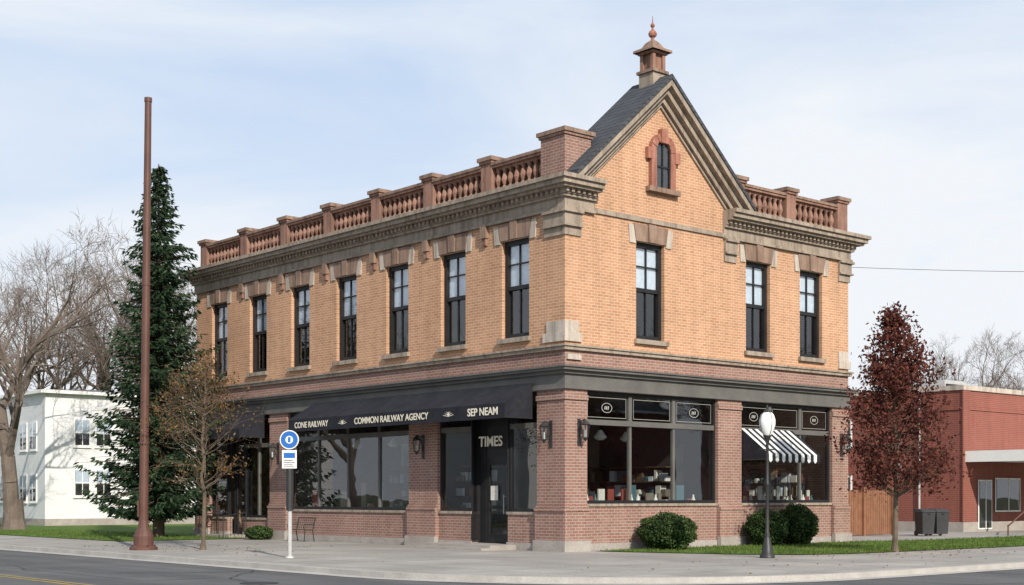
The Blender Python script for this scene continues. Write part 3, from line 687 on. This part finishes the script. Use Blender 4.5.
for i in range(52):
    f_=rg.random(); z=1.55+f_*3.7; Rr=1.75*(1-abs(f_-.35)*.95)
    a=rg.random()*6.28; d=Vector((math.cos(a),math.sin(a),rg.uniform(.3,.9))).normalized()
    tips=[]; grow(mb,rg,Vector((.05,0,z)),d,Rr*rg.uniform(.5,1.1),.018,1,3,'bark',tips,.1,.6,(3,4),3,(6,4,3,3,3,3)); tp+=[t_[0] for t_ in tips]
for p in tp:
    if rg.random()<.6:
        for j in range(rg.randint(1,5)): leaf(mb,p+rv(rg)*.1,rg.uniform(.03,.055),rg,'brleaf')
print('small',len(mb.f)); mb.obj('young_tree',loc=(-9.35,41.4,0))
M['shrub']=leafmat('boxwood_leaves',(.022,.045,.012),(.042,.078,.02),(.075,.12,.035),.15)
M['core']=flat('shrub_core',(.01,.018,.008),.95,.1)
def shrub(x,y,rx,rz,seed,n=6500):
    mb=MB(); rg=random.Random(seed)
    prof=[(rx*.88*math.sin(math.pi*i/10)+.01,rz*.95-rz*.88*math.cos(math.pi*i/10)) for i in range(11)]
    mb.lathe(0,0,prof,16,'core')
    for i in range(n):
        d=rv(rg).normalized(); lump=1+.06*math.sin(d.x*7+seed)*math.sin(d.y*6)+.05*math.sin(d.z*9+d.x*5)
        k=lump*rg.uniform(.86,1.07); zz=rz+d.z*rz*k
        if zz<0: continue
        leaf(mb,Vector((d.x*rx*k,d.y*rx*k,zz)),rg.uniform(.025,.05),rg,'shrub')
    o=mb.obj('round_shrub'); o.location=W2(x,y,.0)
shrub(3.3,-1.0,.84,.55,1); shrub(8.2,-.85,.66,.58,2); shrub(9.75,-.85,.68,.66,3)
shrub(16.4,-.75,.5,.25,4,2500)
o=D.objects['round_shrub.003']; o.location=W2(-.75,16.0,0)
# ================================================================ STREET FURNITURE
M['rust']=nm('brown_steel',(.085,.038,.028),(.13,.06,.045),1.2,.55,.1,30,.4)
m=MB()
m.lathe(0,0,[(.42,0),(.42,.08),(.30,.14),(.30,.42),(.24,.55),(.17,.68),(.145,.9)],14,'rust')
m.tube((0,0,.85),(.14,0,13.55),.14,.10,14,'rust'); m.tube((.14,0,13.55),(.141,0,13.68),.115,.115,14,'rust')
m.box(-.17,-.12,-.08,.08,1.0,1.5,'rust'); m.tube((.02,-.0,3.2),(.021,0,3.28),.15,.15,14,'rust'); m.tube((.08,0,8),(.081,0,8.06),.135,.135,14,'rust')
for a in range(4):
    t_=a*math.pi/2+.6; m.tube((.35*math.cos(t_),.35*math.sin(t_),.08),(.35*math.cos(t_),.35*math.sin(t_),.15),.03,.03,6,'metal')
m.obj('steel_utility_pole',loc=(-11.15,41.4,0))
M['blue']=nm('blue_sign_paint',(.02,.12,.40),(.03,.15,.46),2,.4,0,20)
E=empty('bus_stop_sign',(-5.83,35.9,0))
m=MB(); m.tube((0,0,0),(0,0,3.1),.035,.035,8,'metal'); m.tube((0,0,0),(0,0,1.25),.055,.055,10,'galv'); m.lathe(0,0,[(.12,0),(.11,.03),(.06,.06)],10,'galv'); m.tube((0,0,1.25),(0,0,2.35),.10,.10,10,'metal'); m.obj('post',E,rot=(0,0,0))
m=MB(); 
m.tube((0,-.09,3.1),(0,-.06,3.1),.25,.25,28,'white'); m.tube((0,-.094,3.1),(0,-.0901,3.1),.225,.225,28,'blue')
m.tube((0,-.098,3.1),(0,-.0945,3.1),.10,.10,20,'white'); m.box(-.035,.035,-.104,-.0985,3.03,3.17,'blue')
m.obj('round_sign',E)
m=MB(); m.box(-.19,.19,-.08,-.06,2.35,2.83,'white'); m.box(-.15,.15,-.084,-.081,2.62,2.76,'blue')
for i in range(4): m.box(-.14,.14-.05*(i%2),-.084,-.081,2.40+i*.05,2.42+i*.05,'metal')
m.obj('timetable_panel',E)
E=empty('street_lamp',(6.7,35.9,0))
m=MB(); m.lathe(0,0,[(.20,0),(.20,.06),(.15,.1),(.14,.3),(.11,.36),(.085,.5),(.06,.55),(.075,.62),(.05,.7),(.045,1.9),(.06,1.93),(.045,1.97),(.038,3.0),(.055,3.04),(.06,3.1),(.1,3.18),(.13,3.22)],14,'metal')
m.tube((-.22,0,2.85),(.22,0,2.85),.015,.015,6); m.obj('post',E,True)
m=MB(); m.lathe(0,0,[(.10,3.22),(.17,3.34),(.215,3.5),(.215,3.62),(.17,3.76),(.09,3.84)],18,'globe'); m.obj('lantern_globe',E,True)
m=MB(); m.lathe(0,0,[(.12,3.81),(.09,3.87),(.03,3.91),(.035,3.95),(.005,4.02)],12,'metal')
for i in range(4):
    t_=i*math.pi/2+.4; pr=[(.11,3.22),(.178,3.34),(.223,3.5),(.223,3.62),(.178,3.76),(.1,3.83)]
    for (r0,z0),(r1,z1) in zip(pr,pr[1:]): m.tube((r0*math.cos(t_),r0*math.sin(t_),z0),(r1*math.cos(t_),r1*math.sin(t_),z1),.008,.008,4)
m.obj('lantern_cap',E)
E=empty('iron_bench',W2(-.75,13.1,0),ANG-math.pi/2)
m=MB()
for x in (-.55,.55):
    m.tube((x,-.2,0),(x,-.17,.42),.018,.018,6); m.tube((x,.22,0),(x,.15,.42),.018,.018,6); m.tube((x,.17,.42),(x,.27,.85),.018,.018,6)
    m.tube((x,-.22,.62),(x,.2,.62),.016,.016,6); m.tube((x,-.2,.42),(x,-.22,.62),.014,.014,6); m.tube((x,-.2,.42),(x,.17,.42),.016,.016,6)
m.obj('legs_and_arms',E)
m=MB()
for i in range(5): m.box(-.57,.57,-.2+i*.08,-.14+i*.08,.425,.445,'wood')
m.obj('seat',E); m=MB()
for i in range(9): x=-.5+i*.125; m.tube((x,.18,.46),(x,.27,.84),.008,.008,4)
m.tube((-.55,.27,.85),(.55,.27,.85),.018,.018,6); m.obj('backrest',E)
M['fence']=nm('stained_fence_wood',(.20,.09,.05),(.28,.135,.075),3,.8,.3,25)
m=MB(); random.seed(2); x=14.2
while x<22.6:
    h=1.88+random.uniform(-.02,.02); m.box(x,x+.12,4.0+random.uniform(0,.012),4.025,.04,h,'fence'); x+=.15
for z in (.35,1.0,1.6): m.box(14.2,22.6,4.027,4.07,z,z+.09,'fence')
x=14.3
while x<22.7: m.box(x,x+.12,3.9,3.995,0,2.0,'fence'); x+=2.05
G(m,'wooden_fence')
M['bin']=nm('dark_grey_plastic',(.035,.037,.04),(.05,.052,.055),2,.5,.05,20)
for X,Y in ((16.95,56.2),(17.62,56.5)):
    m=MB(); 
    A=[(-.25,-.28,.08),(.25,-.28,.08),(.25,.24,.08),(-.25,.24,.08)]; Bq=[(-.3,-.34,.98),(.3,-.34,.98),(.3,.3,.98),(-.3,.3,.98)]
    m.prism(A,Bq,'bin')
    m.prism([(-.32,-.37,.985),(.32,-.37,.985),(.32,.33,.985),(-.32,.33,.985)],[(-.28,-.3,1.06),(.28,-.3,1.06),(.28,.33,1.12),(-.28,.33,1.12)],'bin')
    m.tube((-.27,.26,.11),(-.2,.26,.11),.11,.11,12,'metal'); m.tube((.2,.26,.11),(.27,.26,.11),.11,.11,12,'metal'); m.tube((-.25,.38,1.0),(.25,.38,1.0),.018,.018,6,'bin')
    m.box(-.06,.06,-.38,-.345,.9,.95,'metal')
    m.obj('trash_bin',loc=(X,Y,0),rot=(0,0,.25))
# ================================================================ RED BRICK BUILDING (right)
E=empty('red_brick_building',(20.6,62.5,0),ANG)
m=MB(); m.box(0,30,0,26,-.1,6.5,'rbrick2'); m.box(-.08,30.1,-.08,26.1,6.5,6.72,'pale'); m.box(-.05,30,-.05,26,-.1,.45,'base')
m.box(-.06,.5,-.06,.0,.45,6.5,'rbrick2'); m.box(.5,30,-.05,-.001,5.6,5.72,'rbrick2'); m.box(-.05,-.001,0,26,5.6,5.72,'rbrick2'); m.obj('walls',E)
m=MB()
m.box(.25,30,-4.2,-.06,3.25,3.62,'white'); m.box(.1,30,-4.35,-4.2,3.2,3.7,'white'); m.box(.1,.25,-4.2,-.06,3.2,3.7,'white')
for x in (.6,6,12,18): m.tube((x,-4.0,0),(x,-4.0,3.25),.07,.07,10,'white')
m.obj('entrance_canopy',E)
m=MB()
def w2(x0,x1,z0,z1):
    m.box(x0,x1,-.08,-.052,z0,z1,'white'); m.box(x0+.07,x1-.07,-.095,-.082,z0+.07,z1-.07,'intd'); m.face([(x0+.07,-.11,z0+.07),(x1-.07,-.11,z0+.07),(x1-.07,-.11,z1-.07),(x0+.07,-.11,z1-.07)],'sglass'); m.box((x0+x1)/2-.025,(x0+x1)/2+.025,-.12,-.111,z0,z1,'white')
w2(1.2,2.4,.1,2.4); w2(2.7,5.0,.9,2.5); w2(6,8,.9,2.5)
for y in (6,12,18):
    for z0 in (1.2,4.0):
        m.box(-.06,-.002,y,y+1.4,z0,z0+1.45,'white'); m.box(-.08,-.062,y+.08,y+1.32,z0+.08,z0+1.37,'intd')
m.tube((-.1,2.2,0),(-.1,2.2,6.4),.05,.05,8,'galv'); m.box(-.12,-.002,3.2,3.7,2.8,3.2,'galv')
m.obj('windows_and_door',E)
m=MB(); 
m.tube((-3.9,-4.4,.4),(-.3,-4.4,2.0),.035,.035,6,'rust')
for i in range(2):
    y=-5.2-i*1.4
    m.tube((-3.5,y,.95),(-.5,y,.95),.025,.025,6,'galv')
    for x in (-3.5,-2,-.5): m.tube((x,y,0),(x,y,.95),.022,.022,6,'galv')
m.tube((-3.9,-4.4,0),(-3.9,-4.4,.45),.03,.03,6,'rust'); m.tube((-.3,-4.4,0),(-.3,-4.4,2.0),.03,.03,6,'rust')
m.obj('handrail',E)
m=MB(); m.box(5,7,4,6,6.76,7.5,'galv'); m.box(5.1,6.9,3.9,4,6.9,7.3,'intd'); m.obj('rooftop_unit',E)
# ================================================================ WHITE HOUSE (left)
def siding(name,c):
    m_,nt,b=newmat(name); v=coords(nt); s=N(nt,'ShaderNodeSeparateXYZ'); nt.links.new(v,s.inputs[0])
    q=N(nt,'ShaderNodeMath',operation='MULTIPLY'); q.inputs[1].default_value=1/.16; nt.links.new(s.outputs[2],q.inputs[0]); fr_=N(nt,'ShaderNodeMath',operation='FRACT'); nt.links.new(q.outputs[0],fr_.inputs[0])
    cc=ramp(nt,noise(nt,v,.8),[(.3,tuple(x*.92 for x in c)),(.7,c)]); cc=mixc(nt,1.0,cc,ramp(nt,fr_.outputs[0],[(.0,.7),(.1,1.0)]),'MULTIPLY')
    nt.links.new(cc,b.inputs['Base Color']); b.inputs['Roughness'].default_value=.6; bump(nt,b,fr_.outputs[0],.5,.02); return m_
M['siding']=siding('white_clapboard',(.74,.75,.76)); M['shingle']=nm('grey_shingles',(.10,.10,.105),(.15,.15,.155),2,.9,.4,20)
def house(name,loc,rz,wx,wy,hz,rise,k='siding',wins=True):
    E=empty(name,loc,rz); m=MB(); m.box(0,wx,0,wy,-.1,hz,k); m.box(-.02,wx+.02,-.02,wy+.02,-.1,.4,'base'); m.obj('walls',E)
    m=MB(); o=.35
    m.box(-o,wx+o,-o,wy+o,hz,hz+.18,'white')
    c=[(-o,-o),(wx+o,-o),(wx+o,wy+o),(-o,wy+o)]; z=hz+.18; mx=wx*.5
    r0=(mx,wy*.3,z+rise); r1=(mx,wy*.7,z+rise); q=[(x,y,z) for x,y in c]
    m.face([q[0],q[1],r0],'shingle'); m.face([q[1],q[2],r1,r0],'shingle'); m.face([q[2],q[3],r1],'shingle'); m.face([q[3],q[0],r0,r1],'shingle'); m.obj('hip_roof',E)
    m=MB()
    def wn(side,a,z,w_=.8,h=1.4):
        fb(m,side,a-.1,a+w_+.1,-.05,-.002,z-.1,z+h+.1,'white'); fb(m,side,a,a+w_,-.06,-.052,z,z+h,'intd'); fb(m,side,a-.12,a+w_+.12,-.1,-.002,z-.16,z-.1,'white')
        fb(m,side,a+.02,a+w_-.02,-.066,-.0605,z+h*.45,z+h,'blind')
        m.face([P(side,a,-.075,z),P(side,a+w_,-.075,z),P(side,a+w_,-.075,z+h),P(side,a,-.075,z+h)],'glass')
        fb(m,side,a,a+w_,-.09,-.076,z+h/2-.03,z+h/2+.03,'white'); fb(m,side,a+w_/2-.02,a+w_/2+.02,-.088,-.0765,z,z+h,'white')
    for z in (1.4,4.3):
        for a in (1.7,2.95,5.2,6.6): wn('R',a,z+(.2 if z>2 else .3))
        for a in (1.2,2.6,4.6,6,8): wn('L',a,z)
    m.obj('windows',E); return E
house('white_house',(-25.6,75,0),ANG,9.2,13,7.3,.45)
house('clapboard_house',(-58,40,0),ANG,12,12,6.5,2.5); house('brick_house',(52,24,0),ANG,14,12,7,2.5,'rbrick2')
house('brick_house',(60,44,0),ANG,14,12,8,2.5,'rbrick'); house('clapboard_house',(-52,62,0),ANG,12,12,6.5,2.5)
M['far']=leafmat('distant_twigs',(.10,.085,.07),(.14,.12,.10),(.17,.15,.13),.1)
mb=MB(); rg=random.Random(77)
for i in range(140):
    a=math.radians(rg.uniform(-50,50)); rad=rg.uniform(170,230); c=Vector((rad*math.sin(a),rad*math.cos(a),0)); h=rg.uniform(6,11); mb.tube(c,c+Vector((0,0,h*.7)),.25,.1,4,'bark',False)
    for j in range(130):
        d=rv(rg); d.normalize(); d*=rg.random()**.4; leaf(mb,c+Vector((d.x*4,d.y*4,h*.62+d.z*h*.4)),rg.uniform(.25,.6),rg,'far')
mb.obj('distant_trees')
m=MB(); prev=None; p0=W2(13.6,16,12.7); p1=Vector((34,60,11.6))
for i in range(25):
    t_=i/24; p=p0.lerp(p1,t_)-Vector((0,0,.5*4*t_*(1-t_)))
    if prev: m.tube(prev,p,.014,.014,4,'metal',False)
    prev=p
m.tube(p0-Vector((0,0,1.9)),p0+Vector((0,0,.1)),.03,.03,6,'metal'); m.obj('power_line')
m=MB(); m.tube((34,60,0),(34,60,12),.15,.1,10,'barkr'); m.box(33.2,34.8,59.9,60.1,11.4,11.55,'barkr'); m.obj('wooden_utility_pole')
# ================================================================ SKY / SUN
sd=Vector((.36,-.933,0)).normalized(); el=math.radians(31)
to=Vector((sd.x*math.cos(el),sd.y*math.cos(el),math.sin(el)))
sun=D.lights.new('sun','SUN'); sun.energy=5.0; sun.angle=math.radians(.5); sun.color=(1,.92,.80)
so=D.objects.new('sun',sun); S.collection.objects.link(so); so.rotation_euler=to.to_track_quat('Z','Y').to_euler(); so.location=(10,-20,40)
wd=D.worlds.new('World'); S.world=wd; wd.use_nodes=True; nt=wd.node_tree; bg=nt.nodes['Background']; bg.inputs[1].default_value=.12
sk=N(nt,'ShaderNodeTexSky',sky_type='NISHITA'); sk.sun_disc=False; sk.sun_elevation=el; sk.sun_rotation=math.atan2(sd.x,sd.y); sk.dust_density=1.0; sk.ozone_density=1.2; sk.air_density=1.0
tc=N(nt,'ShaderNodeTexCoord').outputs['Generated']
mp=N(nt,'ShaderNodeMapping'); mp.inputs['Scale'].default_value=(1,1,4.0); mp.inputs['Rotation'].default_value=(.1,.35,.2); nt.links.new(tc,mp.inputs[0])
n1=N(nt,'ShaderNodeTexNoise'); n1.inputs['Scale'].default_value=2.1; n1.inputs['Detail'].default_value=9; n1.inputs['Roughness'].default_value=.52; n1.inputs['Distortion'].default_value=.5; nt.links.new(mp.outputs[0],n1.inputs[0])
cl=ramp(nt,n1.outputs['Fac'],[(.42,0.0),(.66,.62)])
sp=N(nt,'ShaderNodeSeparateXYZ'); nt.links.new(tc,sp.inputs[0])
hz=ramp(nt,sp.outputs[2],[(.0,.88),(.15,.55),(.36,.10)])
hx=ramp(nt,sp.outputs[0],[(-.0,0.02),(.32,.34)])
mxx=N(nt,'ShaderNodeMath',operation='ADD',use_clamp=True); nt.links.new(cl,mxx.inputs[0]); nt.links.new(hz,mxx.inputs[1])
mx2=N(nt,'ShaderNodeMath',operation='ADD',use_clamp=True); nt.links.new(mxx.outputs[0],mx2.inputs[0]); nt.links.new(hx,mx2.inputs[1])
blue=mixc(nt,.75,sk.outputs[0],(4.3,5.75,8.0))
col=mixc(nt,mx2.outputs[0],blue,(7.4,7.7,8.1))
nt.links.new(col,bg.inputs[0])
cam=D.cameras.new('camera'); co=D.objects.new('camera',cam); S.collection.objects.link(co); co.location=(0,0,1.6); co.rotation_euler=(math.pi/2,0,0)
cam.sensor_width=36; cam.lens=1368/1024*36; cam.shift_y=204.5/1024; cam.clip_end=4000; S.camera=co
